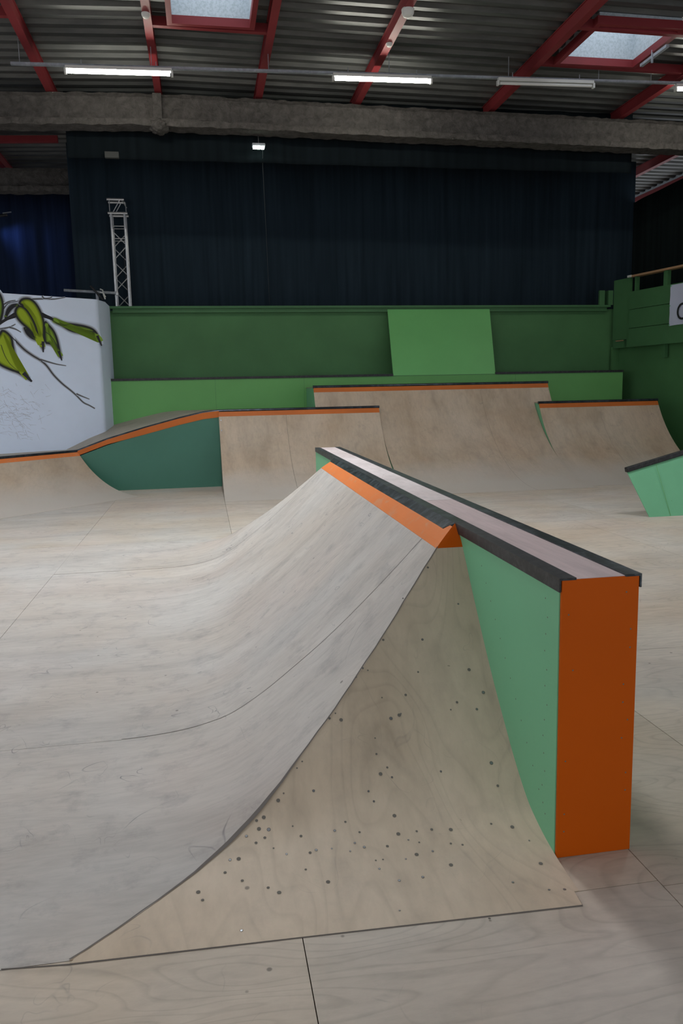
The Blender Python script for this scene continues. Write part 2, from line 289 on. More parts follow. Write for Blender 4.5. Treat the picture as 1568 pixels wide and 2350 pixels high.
# ------------------------------------------------------------------ floor: plywood sheets over a dark sub-floor
bm = B(); box(bm, -14, 16, -5, 26, -0.30, -0.02)
floor = struct(obj('floor', bm, m_dark))
bm = B(); G = 0.0016
tone = bm.loops.layers.float_color.new('tone')
def sheet(x0, x1, y0, y1, dz=0.0):
    nf = len(bm.faces)
    sheet_(x0, x1, y0, y1, dz)
    lay = bm.loops.layers.float_color.get('tone')
    if lay:
        t = random.uniform(0.95, 1.04); w = random.uniform(-0.015, 0.015)-(0.035 if y0 > 9 else 0)-(0.02 if x1 < -1.4 else 0); bm.faces.ensure_lookup_table()
        for f in bm.faces[nf:]:
            for lp in f.loops: lp[lay] = (t+w, t, t-w*1.3, 1)
def sheet_(x0, x1, y0, y1, dz=0.0):
    prism(bm, [(x0+G, y0+G, -0.02), (x1-G, y0+G, -0.02), (x1-G, y1-G, -0.02), (x0+G, y1-G, -0.02)], (0, 0, 0.02+dz))
xs_far = [-14, -11, -8.6, -6.2, -3.8, -1.48, 0.27, 2.7, 5.14, 7.6, 10, 12.5, 16]
# near zone
for a, b in [(-14, -9), (-9, -4.6), (-4.6, -2.2), (-2.2, 0.225), (0.225, 1.44), (1.44, 3.9), (3.9, 8), (8, 16)]:
    for c, d in [(-5, -0.22), (-0.22, 1.0), (1.0, 2.19 if a > 1.2 else 2.22)]:
        sheet(a, b, c, d)
for a, b in [(1.44, 2.12), (2.12, 4.56), (4.56, 7.0), (7.0, 9.5), (9.5, 16)]:
    for c, d in [(2.19, 4.4), (4.4, 6.85), (6.85, 9.15)]: sheet(a, b, c, d)
sheet(1.15, 1.44, 2.22, 9.15)
for a, b in zip(xs_far, xs_far[1:]):
    for c, d in [(9.15, 11.6), (11.6, 14.0), (14.0, 17.2), (17.2, 21), (21, 26)]: sheet(a, b, c, d)
obj('plywood_sheets', bm, m_floor, floor)
bm = B(); sheet(-1.48, 1.15, 2.22, 3.76); sheet(-1.48, 1.15, 3.76, 7.68); sheet(-1.48, 1.15, 7.68, 9.15, 0.002)
for a, b in [(-14, -9), (-9, -5.14), (-5.14, -2.7), (-2.7, -1.48)]:
    for c, d in [(2.22, 3.76), (3.76, 6.98), (6.98, 9.15)]: sheet(a, b, c, d)
obj('ramp_apron', bm, m_rampL, floor)

# ------------------------------------------------------------------ the spine ramp in the foreground
TS = [(-.468, 0), (-.328, .005), (-.17, .022), (-.05, .048), (.059, .086), (.217, .183), (.384, .312), (.522, .425), (.684, .574), (.887, .775), (1.025, .918), (1.118, .995), (1.15, 1.018)]
TS = [((x+.468)/1.618, z) for x, z in TS]
def P(t):
    t = max(0.0, min(1.0, t))
    for i in range(len(TS)-1):
        if t <= TS[i+1][0]:
            t0, z0 = TS[i]; t1, z1 = TS[i+1]
            def sl(k):
                k = max(1, min(len(TS)-2, k)); return (TS[k+1][1]-TS[k-1][1])/(TS[k+1][0]-TS[k-1][0])
            h = t1-t0; u = (t-t0)/h; m0 = sl(i)*h if i > 0 else 0; m1 = sl(i+1)*h
            return (2*u**3-3*u*u+1)*z0+(u**3-2*u*u+u)*m0+(-2*u**3+3*u*u)*z1+(u**3-u*u)*m1
    return TS[-1][1]
def xl(y): return 1.158+0.0206*(y-2.42)          # left face of the ledge
def xr(y): return 1.447+0.0206*(y-2.42)          # right face
def yn(t): return 2.22+1.385*t                   # near hip
def yf(t): return 9.10-1.50*t                    # far hip
def xs(t, y): return -.468+t*(xl(y)+.468)
spine = thing('spine_ramp', 'large plywood spine ramp in the foreground with a tall green and orange ledge', 'skate ramp', (0.4, 5.0, 0))
T1 = 0.922
def left(t, v): y = yn(t)+(yf(t)-yn(t))*v; return (xs(t, y), y, P(t))
def front(t, v): y = yn(t); return (xs(t, y)+(xl(y)-xs(t, y))*v, y, P(t))
def back(t, v): y = yf(t); return (xs(t, y)+(xl(y)-xs(t, y))*v, y, P(t))
def sub(f, t0, t1): return lambda u, v: f(t0+(t1-t0)*u, v)
TH = (0, 0, -0.012)
def lift(f, e): return lambda u, v: tuple(Vector(f(u, v))+Vector((0, 0, e)))
bm = B(); grid(bm, lift(sub(left, 0, T1), 0.0015), 48, 40, TH); obj('left_surface', bm, m_rampL, spine, True)['label'] = 'pale worn plywood curve facing left'
bm = B(); grid(bm, lift(sub(front, 0, T1), 0.003), 48, 8, TH); obj('front_surface', bm, m_rampF, spine, True)['label'] = 'browner plywood curve facing the front, full of screw holes'
bm = B(); grid(bm, lift(sub(back, 0, T1), 0.003), 40, 6, TH); obj('back_surface', bm, m_rampL, spine, True)
bm = B(); grid(bm, lift(sub(left, T1, 0.985), 0.004), 4, 40, TH); obj('orange_stripe', bm, m_orangeW, spine)['label'] = 'worn pale orange stripe'
bm = B(); grid(bm, lift(sub(front, T1, 1), 0.004), 4, 4, TH); obj('orange_stripe', bm, m_orange, spine)
bm = B(); grid(bm, lift(sub(back, T1, 1), 0.004), 4, 4, TH); obj('orange_stripe', bm, m_orange, spine)
# seam lines on the left face
for yy, w in ((3.76, 0.004), (7.68, 0.006)):
    bm = B()
    ts = [k/40 for k in range(0, 38) if yn(k/40) < yy-0.02 and yf(k/40) > yy+0.02]
    pts = [(xs(t, yy), yy, P(t)+0.0030) for t in ts]
    for a, b in zip(pts, pts[1:]): poly(bm, [a, b, (b[0], b[1]+w, b[2]), (a[0], a[1]+w, a[2])])
    obj('sheet_seam', bm, m_seam, spine)
# metal-grey worn edge along the near hip
bm = B(); rr = []
for k in range(0, 38):
    t = k/40; y = yn(t); x = xs(t, y); wob = 0.004*math.sin(k*0.9)+0.003*math.sin(k*2.3)
    w = 0.0022+0.006*math.exp(-((t-0.33)/0.10)**2)
    rr.append(((x-w+wob*0.4, y+w*0.5, P(t)+0.006), (x+w+wob*0.4, y-w*0.5, P(t)+0.0055)))
for (a, b), (c, d) in zip(rr, rr[1:]): poly(bm, [a, b, d, c])
obj('hip_seam', bm, m_seam, spine, True)
# bottom tongue of the front sheet
bm = B(); prism(bm, [(-0.465, 2.205, 0.0), (1.13, 2.15, 0.0), (1.155, 2.40, 0.0), (1.155, 2.43, 0.0), (-0.44, 2.243, 0.0)], (0, 0, 0.0035)); obj('front_tongue', bm, m_rampF, spine)
bm = B()
a = [(-0.66, 2.222), (-0.465, 2.203), (0.25, 2.180), (1.13, 2.148), (1.152, 2.40)]
for p, q in zip(a, a[1:]): bar(bm, (p[0], p[1], 0.0015), (q[0], q[1], 0.0015), 0.0022, 0.003)
obj('tongue_edge', bm, m_seam, spine)
# body that carries the skin
bm = B()
def solid(f): return lambda u, v: (f(u, v)[0], f(u, v)[1], f(u, v)[2]-0.014)
grid(bm, solid(left), 30, 10); obj('underlay', bm, m_raw, spine, True)
# filled and screwed holes: near ones as individual screws
def ring(bm, c, r0, r1, n, z, seg=10, mi=0):
    n = Vector(n).normalized(); u = n.cross(Vector((1, 0.1, 0))).normalized(); w = n.cross(u)
    c = Vector(c)+n*z
    A = [c+(u*math.cos(2*PI*k/seg)+w*math.sin(2*PI*k/seg))*r0 for k in range(seg)]
    if r1 is None:
        f = bm.faces.new([bm.verts.new(p) for p in A]); f.material_index = mi
    else:
        Bq = [bm.verts.new(c+(u*math.cos(2*PI*k/seg)+w*math.sin(2*PI*k/seg))*r1) for k in range(seg)]
        A = [bm.verts.new(p) for p in A]
        for k in range(seg): bm.faces.new((A[k], A[(k+1) % seg], Bq[(k+1) % seg], Bq[k])).material_index = mi
def fnorm(y):
    e = 0.01; t = (y-2.22)/1.385; sl = (P(t+e)-P(t-e))/(2*e*1.385) if t > 0 else 0
    return (0, -sl, 1)
def pfx(y): return P((y-2.22)/1.385) if y > 2.22 else 0.001
for i, (x, y, z) in enumerate((FS+FS2)[:97]):
    bm = B(); r = random.choice((0.0035, 0.0045, 0.0055, 0.0075))
    n = fnorm(y); c = (x, y, pfx(y)+0.0035); sil = random.random() < 0.4
    ring(bm, c, r, None, n, 0.0006)
    if sil:
        ring(bm, c, r*0.68, None, n, 0.0010, mi=1); ring(bm, c, r*0.22, None, n, 0.0013, mi=0)
    obj('screw', bm, [m_hole, m_screw], spine, fix=False)
# ledge
bm = B(); t_ = 0.012
y0, y1, zt = 2.42, 9.28, 1.012
prism(bm, [(xl(y0), y0, 0), (xl(y1), y1, 0), (xl(y1), y1, zt-0.02), (xl(y0), y0, zt-0.02)], (t_, 0, 0)); obj('green_side_panel', bm, m_green, spine)
bm = B(); prism(bm, [(xr(y0)-t_, y0, 0), (xr(y1)-t_, y1, 0), (xr(y1)-t_, y1, zt-0.02), (xr(y0)-t_, y0, zt-0.02)], (t_, 0, 0)); obj('green_side_panel', bm, m_green, spine)
bm = B(); box(bm, xl(y0)+0.004, xr(y0)-0.003, y0-0.012, y0, 0.001, zt+0.002); obj('orange_end_panel', bm, m_orange, spine, bevel=0.001)['label'] = 'dark orange upright end panel'
bm = B(); prism(bm, [(xl(y1), y1, 0), (xr(y1), y1, 0), (xr(y1), y1, zt), (xl(y1), y1, zt)], (0, -0.012, 0)); obj('green_end_panel', bm, m_green, spine)
for k in range(14):
    bm = B(); x = xl(y0)+random.choice((0.03, 0.26, 0.05, 0.24)); z = (0.1+0.066*k)
    ring(bm, (x, y0-0.012, z), 0.003, None, (0, -1, 0), 0.0006); obj('panel_screw', bm, m_hole, spine, fix=False)
for k in range(26):
    y = 2.5+0.035*random.random() if k % 2 else 2.5+k*0.03; z = 0.12+0.032*k
    if z < pfx(y)+0.05 and y < 3.6: continue
    bm = B(); ring(bm, (xl(y), y, z), 0.0032, None, (-1, 0, 0), 0.0006); obj('panel_screw', bm, m_hole, spine, fix=False)
ys = 4.42
def topb(a, b, name, m, dz=0.0):
    bm = B(); i = 0.052
    prism(bm, [(xl(a)+i, a, zt-0.012), (xr(a)-i, a, zt-0.012), (xr(b)-i, b, zt-0.012), (xl(b)+i, b, zt-0.012)], (0, 0, 0.016+dz)); return obj(name, bm, m, spine)
topb(y0-0.010, ys-0.001, 'ledge_top_board', m_ledge)['label'] = 'pinkish top board, near half'
topb(ys+0.001, y1, 'ledge_top_board', m_ledge2, 0.0006)['label'] = 'whitish worn top board, far half'
def angle(side, a, b, m):
    bm = B(); f = xl if side < 0 else xr; s = -side; e = 0.006
    def sec(y): x = f(y); return [(x-s*e, y, zt-0.040), (x-s*e, y, zt+0.008), (x+s*0.055, y, zt+0.008), (x+s*0.055, y, zt+0.000), (x, y, zt+0.000), (x, y, zt-0.040)]
    A = vl(bm, sec(a)); Bv = vl(bm, sec(b)); n = 6
    bm.faces.new(A); bm.faces.new(Bv[::-1])
    for k in range(n): bm.faces.new((A[k], Bv[k], Bv[(k+1) % n], A[(k+1) % n]))
    return obj('steel_angle_coping', bm, m, spine)
angle(-1, y0-0.014, 3.62, m_black); angle(-1, 3.62, y1, m_blackw); angle(1, y0-0.014, y1, m_blackw)
# sloping steel filler between ramp top and ledge
bm = B()
def fsec(y, q): x = xl(y); return [(x-0.006, y, zt+0.006), (x-0.052, y+q, zt-0.024), (x-0.050, y+q, zt-0.038), (x-0.004, y, zt-0.025)]
yy = [3.60+(7.72-3.60)*k/24 for k in range(25)]
pr = [vl(bm, fsec(y, 0.05 if k == 0 else (-0.05 if k == 24 else 0))) for k, y in enumerate(yy)]
bm.faces.new(pr[0]); bm.faces.new(pr[-1][::-1])
for A, Bv in zip(pr, pr[1:]):
    for k in range(4): bm.faces.new((A[k], Bv[k], Bv[(k+1) % 4], A[(k+1) % 4]))
obj('steel_filler_strip', bm, m_blackw, spine)['label'] = 'sloping waxed black steel strip'

# ------------------------------------------------------------------ quarter pipes at the back
def arc(h, Rr, n=24):
    """(run, z) from the foot (0,0) up to z=h"""
    a1 = math.acos(1-h/Rr); return [(Rr*math.sin(a1*k/n), Rr*(1-math.cos(a1*k/n))) for k in range(n+1)]
def quarter(name, label, segs, yfoot, Rr, h, ydeck, side_mat, seams=()):
    """segs: (x0, x1, lowest z the piece reaches down to)"""
    q = thing(name, label, 'quarter pipe', ((segs[0][0]+segs[-1][1])/2, yfoot+1, 0))
    A = arc(h, Rr); ytop = yfoot+A[-1][0]; hs = h-0.105
    def at(z): a1 = math.acos(1-z/Rr); return (Rr*math.sin(a1), z)
    for (x0, x1, zm) in segs:
        low = ([at(zm)] if zm > 0 else [])+[a for a in A if zm < a[1] <= hs or (zm == 0 and a[1] <= hs)]+[at(hs)]
        up = [at(hs)]+[a for a in A if a[1] > hs]
        def skin(pts, nm, m, e):
            bm = B(); P_ = [(yfoot+r, z) for r, z in pts]; n = len(P_)-1
            def f(u, v): k = min(int(round(u*n)), n); return (x0+(x1-x0)*v, P_[k][0]-e, P_[k][1]+e)
            grid(bm, f, n, 4, (0, 0.004, -0.012)); return obj(nm, bm, m, q, True)
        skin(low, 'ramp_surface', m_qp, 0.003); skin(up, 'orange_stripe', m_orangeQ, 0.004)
        bm = B(); full = low+up[1:]; zb = zm
        prof = [(x0+0.003, yfoot+r, z-0.012 if z > 0.012 else z) for r, z in full]+[(x0+0.003, ydeck, h-0.012), (x0+0.003, ydeck, zb)]
        prism(bm, prof, (x1-x0-0.006, 0, 0)); obj('body', bm, side_mat, q)['label'] = 'green painted sides'
    X0, X1 = segs[0][0], segs[-1][1]
    bm = B(); box(bm, X0, X1, ytop, ydeck, h-0.012, h); obj('deck', bm, m_deck, q)
    bm = B(); tube(bm, [(X0-0.01, ytop, h), (X1+0.01, ytop, h)], 0.028, 10); obj('coping', bm, m_cop, q, True)
    for xs_ in seams:
        bm = B(); pts = [(yfoot+r, z) for r, z in A if z < hs]
        for (a, b), (c, d) in zip(pts, pts[1:]): poly(bm, [(xs_, a-0.0055, b+0.0055), (xs_+0.003, a-0.0055, b+0.0055), (xs_+0.003, c-0.0055, d+0.0055), (xs_, c-0.0055, d+0.0055)])
        obj('sheet_seam', bm, m_seam, q)
    return q
WALLY = 16.1
quarter('quarter_pipe', 'tallest and widest plywood quarter pipe before the back green wall', [(2.09, 3.285, 1.39), (3.285, 6.465, 0), (6.465, 6.84, 1.40)], 12.15, 3.2, 1.785, WALLY-0.01, m_green, (5.4,))
quarter('quarter_pipe', 'lower plywood quarter pipe at the back right, next to the dark green side wall', [(6.47, 9.0, 0)], 12.35, 2.5, 1.39, WALLY-0.02, m_green, (7.7,))
# left platform: curve on the right half, teal upright wall with a sloping deck on the left half
plat = thing('platform_ramp', 'long left platform with plywood curve, dark teal wall and coping that slopes down left', 'skate ramp', (0.3, 14.0, 0))
h = 1.385; Rr = 2.5; yfo = 12.37
A = arc(h, Rr); hs = h-0.105; a1 = math.acos(1-hs/Rr); cut = (Rr*math.sin(a1), hs); i0 = max(i for i, a in enumerate(A) if a[1] <= hs)
YT = yfo+A[-1][0]
def skin(pts, x0, x1, nm, m, e, par):
    bm = B(); P_ = [(yfo+r, z) for r, z in pts]; n = len(P_)-1
    def f(u, v): k = min(int(round(u*n)), n); return (x0+(x1-x0)*v, P_[k][0]-e, P_[k][1]+e)
    grid(bm, f, n, 6, (0, 0.004, -0.012)); return obj(nm, bm, m, par, True)
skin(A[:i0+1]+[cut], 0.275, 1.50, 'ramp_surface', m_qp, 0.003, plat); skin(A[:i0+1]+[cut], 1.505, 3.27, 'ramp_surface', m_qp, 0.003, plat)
skin([cut]+A[i0+1:], 0.275, 3.27, 'orange_stripe', m_orangeQ, 0.004, plat)
bm = B(); prism(bm, [(0.285, yfo+r, z-0.012 if z > 0.012 else z) for r, z in A]+[(0.285, WALLY-0.03, h-0.012), (0.285, WALLY-0.03, 0)], (3.265-0.285, 0, 0)); obj('body', bm, m_deck, plat)
# coping line of the sloping part in the plane y = 14.5
YP = YT-0.02
LC = [(-2.25, .735), (-1.715, .925), (-1.04, 1.115), (-0.443, 1.264), (0.0, 1.358), (0.28, 1.385)]
bm = B(); prism(bm, [(x, YP, z-0.10) for x, z in LC]+[(0.283, YP, 0), (-2.6, YP, 0), (-2.6, YP, .60)], (0, 0.02, 0)); obj('teal_wall', bm, m_greenT, plat)['label'] = 'dark teal green upright panel'
bm = B(); prism(bm, [(x, YP-0.006, z) for x, z in LC]+[(x, YP-0.006, z-0.115+0.03*(1 if x < -1.6 else 0)) for x, z in LC[::-1]], (0, 0.02, 0)); obj('orange_stripe', bm, m_orangeQ, plat)
OFF = Vector((-0.85, 1.60, 0)); OFL = Vector((-0.62, 0.55, 0))
bm = B()
F = [Vector((x, YT, z)) for x, z in LC]; Bk = [p+OFF for p in F]
for a, b, c, d in zip(F, F[1:], Bk[1:], Bk): prism(bm, [tuple(a), tuple(b), tuple(c), tuple(d)], (0, 0, -0.015))
prism(bm, [tuple(F[-1]), (3.27, YT, h), (3.27, WALLY-0.02, h), tuple(Bk[-1])], (0, 0, -0.015))
dirL = Vector((-0.676, -0.737, 0)); q1 = F[0]+dirL*3.6
prism(bm, [tuple(F[0]), tuple(Bk[0]), tuple(Bk[0]+Vector((-1.4, -0.5, 0))), tuple(q1+Vector((-1.9, 1.2, 0))), tuple(q1)], (0, 0, -0.015))
obj('deck', bm, m_deck, plat)
# lower left curve, turned by 47 degrees
hl = .735; R2 = 2.0; AL = arc(hl, R2, 20); Lr = AL[-1][0]; nrm = Vector((0.737, -0.676, 0))
def lq(run, z, v): return Vector((-2.25, YT, 0))+dirL*(3.6*v)+nrm*(Lr-run)+Vector((0, 0, z))
hs2 = hl-0.085; a2 = math.acos(1-hs2/R2); cut2 = (R2*math.sin(a2), hs2); i2 = max(i for i, a in enumerate(AL) if a[1] <= hs2)
def skin2(pts, nm, m, e):
    bm = B(); n = len(pts)-1
    def f(u, v): k = min(int(round(u*n)), n); return tuple(lq(pts[k][0], pts[k][1]+e, v))
    grid(bm, f, n, 8, (0, 0, -0.012)); return obj(nm, bm, m, plat, True)
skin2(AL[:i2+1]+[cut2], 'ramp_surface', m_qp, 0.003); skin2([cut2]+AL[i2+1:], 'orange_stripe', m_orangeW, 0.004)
bm = B()
prism(bm, [tuple(lq(r, max(z-0.012, 0), 0)) for r, z in AL]+[tuple(lq(Lr+0.3, hl-0.016, 0)), tuple(lq(Lr+0.3, 0, 0))], tuple(dirL*3.6)); obj('body', bm, m_green, plat)
bm = B(); tube(bm, [tuple(q1)]+[tuple(p) for p in F]+[(3.28, YT, h)], 0.026, 10); obj('coping', bm, m_cop, plat, True)
for z in (1.2, 1.02):
    bm = B(); ring(bm, (0.31, YT-0.14+(-0.12 if z < 1.1 else 0)+0.08, z), 0.012, None, (0, -1, 0.3), 0.06); obj('screw', bm, m_screw, plat, fix=False)

# low green ledge with black edge on the right
lb = thing('low_ledge', 'light green bank with a black sloping top edge at the right edge of the picture', 'skate ledge', (6.6, 9.6, 0))
f0 = Vector((5.57, 9.1, 0)); f1 = Vector((8.6, 9.1, 0)); t0 = Vector((5.40, 9.40, 0.58)); t1 = Vector((8.45, 9.75, 1.25))
bm = B(); prism(bm, [tuple(f0), tuple(f1), tuple(t1), tuple(t0)], (0, 0.015, -0.002)); obj('green_face', bm, m_green, lb)
b0 = Vector((5.75, 9.9, 0)); b1 = Vector((8.6, 10.9, 0))
bm = B(); b1 = Vector((8.5, 10.1, 0)); prism(bm, [(6.1, 9.62, 0.0), (8.5, 9.95, 0), (8.45, 9.80, 1.20), (6.1, 9.53, 0.68)], (0, 0.02, 0)); obj('back_panel', bm, m_green, lb)
bm = B(); up = Vector((0, 0, 1)); bar(bm, tuple(t0+Vector((-0.01, 0, 0.005))), tuple(t1+Vector((0, 0, 0.005))), 0.06, 0.065); obj('black_edge', bm, m_black, lb, bevel=0.01)
bm = B(); poly(bm, [(5.86, 9.097, 0.004), (5.866, 9.097, 0.004), (5.816, 9.395, 0.645), (5.81, 9.395, 0.645)]); obj('panel_seam', bm, m_greenL, lb)

# ------------------------------------------------------------------ back green wall
wl = B(); box(wl, -1.76, 9.085, WALLY, WALLY+0.03, 0, 1.985); wall_back = struct(obj('wall_back', wl, m_greenL))
bm = B(); box(bm, -1.76, 3.92, WALLY-0.02, 16.85, 1.985, 2.03); box(bm, 6.15, 9.09, WALLY-0.02, 16.85, 1.985, 2.03); struct(obj('trim_1', bm, m_black))
bm = B(); box(bm, 3.92, 6.15, WALLY-0.004, WALLY+0.03, 1.985, 1.995); struct(obj('trim_2', bm, m_greenD))
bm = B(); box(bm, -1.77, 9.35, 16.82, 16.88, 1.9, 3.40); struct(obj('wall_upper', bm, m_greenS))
bm = B(); box(bm, -1.78, 9.06, 16.66, 16.90, 3.43, 3.475); box(bm, -1.70, 9.0, 16.72, 16.76, 3.35, 3.43); struct(obj('trim_3', bm, m_greenD))
bm = B(); prism(bm, [(3.925, WALLY, 1.99), (6.155, WALLY, 1.99), (6.245, 16.72, 3.40), (3.965, 16.72, 3.40)], (0, 0.03, 0)); tag(obj('wallride_panel', bm, m_greenP), 'bright green leaning panel set in the dark green back wall', 'wall panel')
bm = B(); box(bm, 0.26, 0.264, WALLY-0.001, WALLY, 1.3, 1.98); box(bm, 2.05, 2.054, WALLY-0.001, WALLY, 1.3, 1.98); box(bm, 6.6, 6.604, WALLY-0.001, WALLY, 1.3, 1.98); obj('panel_joints', bm, m_greenD, wall_back)
for i, x in enumerate((8.86, 9.06)):
    bm = B(); box(bm, x-0.06 if i == 0 else x-0.05, x+0.06, 16.68, 16.74+i*0.1, 3.476, 3.79); tag(obj('guard_post', bm, m_greenD), ('short green post on the wall rail, left of the pair' if i == 0 else 'short green post on the wall rail, right of the pair'), 'post')

# ------------------------------------------------------------------ raised green platform on the right
pd = Vector((0.196, -0.981, 0)); P0 = Vector((9.2, 16.4, 0)); pn = Vector((0.981, 0.196, 0))
def pp(s, z, o=0.0): v = P0+pd*s+pn*o; return (v.x, v.y, z)
def slab(bm, s0, s1, z0, z1, o0, o1): prism(bm, [pp(s0, z0, o0), pp(s1, z0, o0), pp(s1, z1, o0), pp(s0, z1, o0)], tuple(pn*(o1-o0)))
gp = thing('raised_platform', 'dark green boarded platform fascia with railing along the right side', 'platform', tuple(P0))
bm = B()
for z0, z1 in ((2.52, 2.915), (2.925, 3.315), (3.325, 3.70)): slab(bm, 0.15, 5.0, z0, z1, 0, 0.03)
obj('fascia_boards', bm, m_greenD, gp)
bm = B(); slab(bm, -0.30, 0.22, 2.70, 4.0, 0.0, 0.06); slab(bm, -0.30, 0.05, 2.52, 2.70, 0.02, 0.08); obj('corner_post', bm, m_greenD, gp)
for s in (0.32, 1.16, 1.95, 2.9):
    bm = B(); slab(bm, s, s+(0.11 if s > 0.5 else 0.05), 3.70, 4.0, 0.03, 0.12); obj('rail_post', bm, m_greenD, gp)
bm = B(); slab(bm, 0.24, 5.0, 4.0, 4.04, -0.02, 0.14); obj('top_rail', bm, m_raw, gp)
bm = B(); slab(bm, 0.16, 0.27, 4.0, 4.045, -0.04, 0.10); obj('rail_end', bm, m_whitep, gp)['label'] = 'pale end of the top rail'
bm = B(); slab(bm, -0.16, 0.06, 2.665, 2.685, -0.03, 0.0); obj('raw_batten', bm, m_raw, gp)
bm = B(); slab(bm, 1.15, 1.22, 2.25, 2.52, 0.08, 0.16); obj('bracket', bm, m_greenD, gp)
bm = B(); slab(bm, -0.3, 5.0, 3.60, 3.66, 0.03, 2.0); obj('platform_floor', bm, m_greenD, gp)
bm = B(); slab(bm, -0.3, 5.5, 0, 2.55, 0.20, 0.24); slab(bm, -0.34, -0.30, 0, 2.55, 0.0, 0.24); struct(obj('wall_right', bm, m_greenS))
# banner
bn = thing('banner', 'white banner with black letters hung on the green platform at the right edge', 'banner', pp(1.4, 2.9))
bm = B(); nb = 24
def bf(u, v):
    s = 1.41+1.75*u; z = 2.87+(3.68-2.87)*v+0.01*math.sin(u*9)*(1-v); o = -0.012-0.007*math.sin(u*26+v*3)-0.004*math.sin(v*15+u*6)
    return pp(s, z, o)
grid(bm, bf, nb, 12, tuple(pn*0.002)); obj('cloth', bm, NT('banner_cloth').out((0.55, 0.58, 0.72), 0.6), bn, True)
# the letters: only the left bow of a round letter shows in the photograph
cu = bpy.data.curves.new('letter', 'FONT'); cu.body = 'O'; cu.size = 0.50; cu.extrude = 0.001
to = bpy.data.objects.new('letter_tmp', cu); C.objects.link(to); bpy.context.view_layer.update()
me = bpy.data.meshes.new_from_object(to.evaluated_get(bpy.context.evaluated_depsgraph_get())); bpy.data.objects.remove(to)
lo = bpy.data.objects.new('letter', me); C.objects.link(lo); me.materials.clear(); me.materials.append(m_black)
Mx = Matrix.Identity(4)
for r_ in range(3): Mx[r_][0] = pd[r_]*0.8; Mx[r_][1] = (0, 0, 1)[r_]*0.95; Mx[r_][2] = -pn[r_]
me.transform(Mx); lo.parent = bn; base = Vector(pp(1.60, 2.97, -0.027)); lo.location = base-Vector(bn.location)
for s, z in ((1.43, 3.66), (1.42, 3.27), (1.42, 2.89)):
    bm = B(); lathe(bm, pp(s, z, -0.02), [(0.012, -0.012), (0.012, 0.012)], 8); obj('eyelet', bm, m_green, bn)

# ------------------------------------------------------------------ white painted block at the left with mural
W0 = Vector((-1.77, 15.6, 0)); wdv = (Vector((-3.35, 14.6, 0))-W0).normalized(); wn = Vector((-wdv.y, wdv.x, 0))
if wn.y > 0: wn = -wn
def wp(s, z, o=0.0): v = W0+wdv*s+wn*o; return (v.x, v.y, z)
blk = thing('mural_wall', 'white plastered wall block at the left painted with green leaves and dark twigs', 'wall', tuple(W0))
bm = B()
R0 = 0.16; pts = []
c = W0+wdv*R0-wn*R0          # rounded corner
a0 = math.atan2(wn.y, wn.x)
side = Vector((-1.77, 16.75, 0))
corner = [c+Vector((math.cos(a0+k/6*math.radians(58)), math.sin(a0+k/6*math.radians(58)), 0))*R0 for k in range(7)]
outl = [W0+wdv*3.6]+corner+[Vector((-1.75, 15.95, 0)), Vector((-1.75, 16.70, 0)), Vector((-4.6, 16.70, 0))]
prism(bm, [(p.x, p.y, 0.72) for p in outl], (0, 0, 3.475-0.72)); obj('block', bm, m_white, blk, True)
# mural: one painted layer, gradients in vertex colours (paint colours)
bm = B(); cl = bm.loops.layers.float_color.new('paint')
def lf(pts, col, layer, o=0.002, halo=False):
    P_ = [Vector((a, b)) for a, b in pts]; cen = sum(P_, Vector((0, 0)))/len(P_)
    # dense outline
    Q = []
    n = len(P_)
    for i in range(n):
        p0, p1, p2, p3 = P_[i-1], P_[i], P_[(i+1) % n], P_[(i+2) % n]
        for k in range(3):
            t = k/3; Q.append(0.5*((2*p1)+(p2-p0)*t+(2*p0-5*p1+4*p2-p3)*t*t+(3*p1-p0-3*p2+p3)*t**3))
    thin = {}
    def inset(d):
        out = []; m = len(Q); ar = sum(Q[i].cross(Q[(i+1) % m]) for i in range(m)); sg = 1 if ar > 0 else -1
        for i in range(m):
            tg = (Q[(i+1) % m]-Q[i-1]).normalized(); nn = Vector((-tg.y, tg.x))*sg
            p = Q[i]+nn*d
            if d > 0:
                # do not cross the axis of a narrow leaf
                lim = 0.45*min((Q[i]-Q[j]).length for j in range(m) if min(abs(i-j), m-abs(i-j)) > m*0.2)
                p = Q[i]+nn*min(d, lim*0.8)
                if lim*0.8 < 0.034: thin[i] = True
            out.append(p)
        return out
    K = (0.022, 0.022, 0.026); Wc = (0.70, 0.79, 0.95)
    rings = [(inset(-0.05), Wc), (inset(-0.008), (0.16, 0.16, 0.17)), (inset(0.0), K)] if halo else [(inset(-0.006), K), (inset(0.0), K), (inset(0.018), K), (inset(0.032), tuple(v*0.40 for v in col)), (inset(0.065), col)]
    off = o+0.0008*layer
    vs = [[bm.verts.new(wp(p.x, p.y, off+0.0002*k)) for p in r] for k, (r, _) in enumerate(rings)]
    m = len(Q)
    for k in range(len(rings)-1):
        for i in range(m):
            f = bm.faces.new((vs[k][i], vs[k][(i+1) % m], vs[k+1][(i+1) % m], vs[k+1][i]))
            for lp, cc, ix in zip(f.loops, (rings[k][1], rings[k][1], rings[k+1][1], rings[k+1][1]), (i, (i+1) % m, (i+1) % m, i)): lp[cl] = (*(K if (not halo and ix in thin) else cc), 1)
    if halo: return
    try:
        f = bm.faces.new(vs[-1])
        for ix, lp in enumerate(f.loops): lp[cl] = (*(K if ix in thin else rings[-1][1]), 1)
    except ValueError: pass
YG = (0.30, 0.40, 0.02); MG = (0.22, 0.36, 0.035); BR = (0.075, 0.055, 0.045)
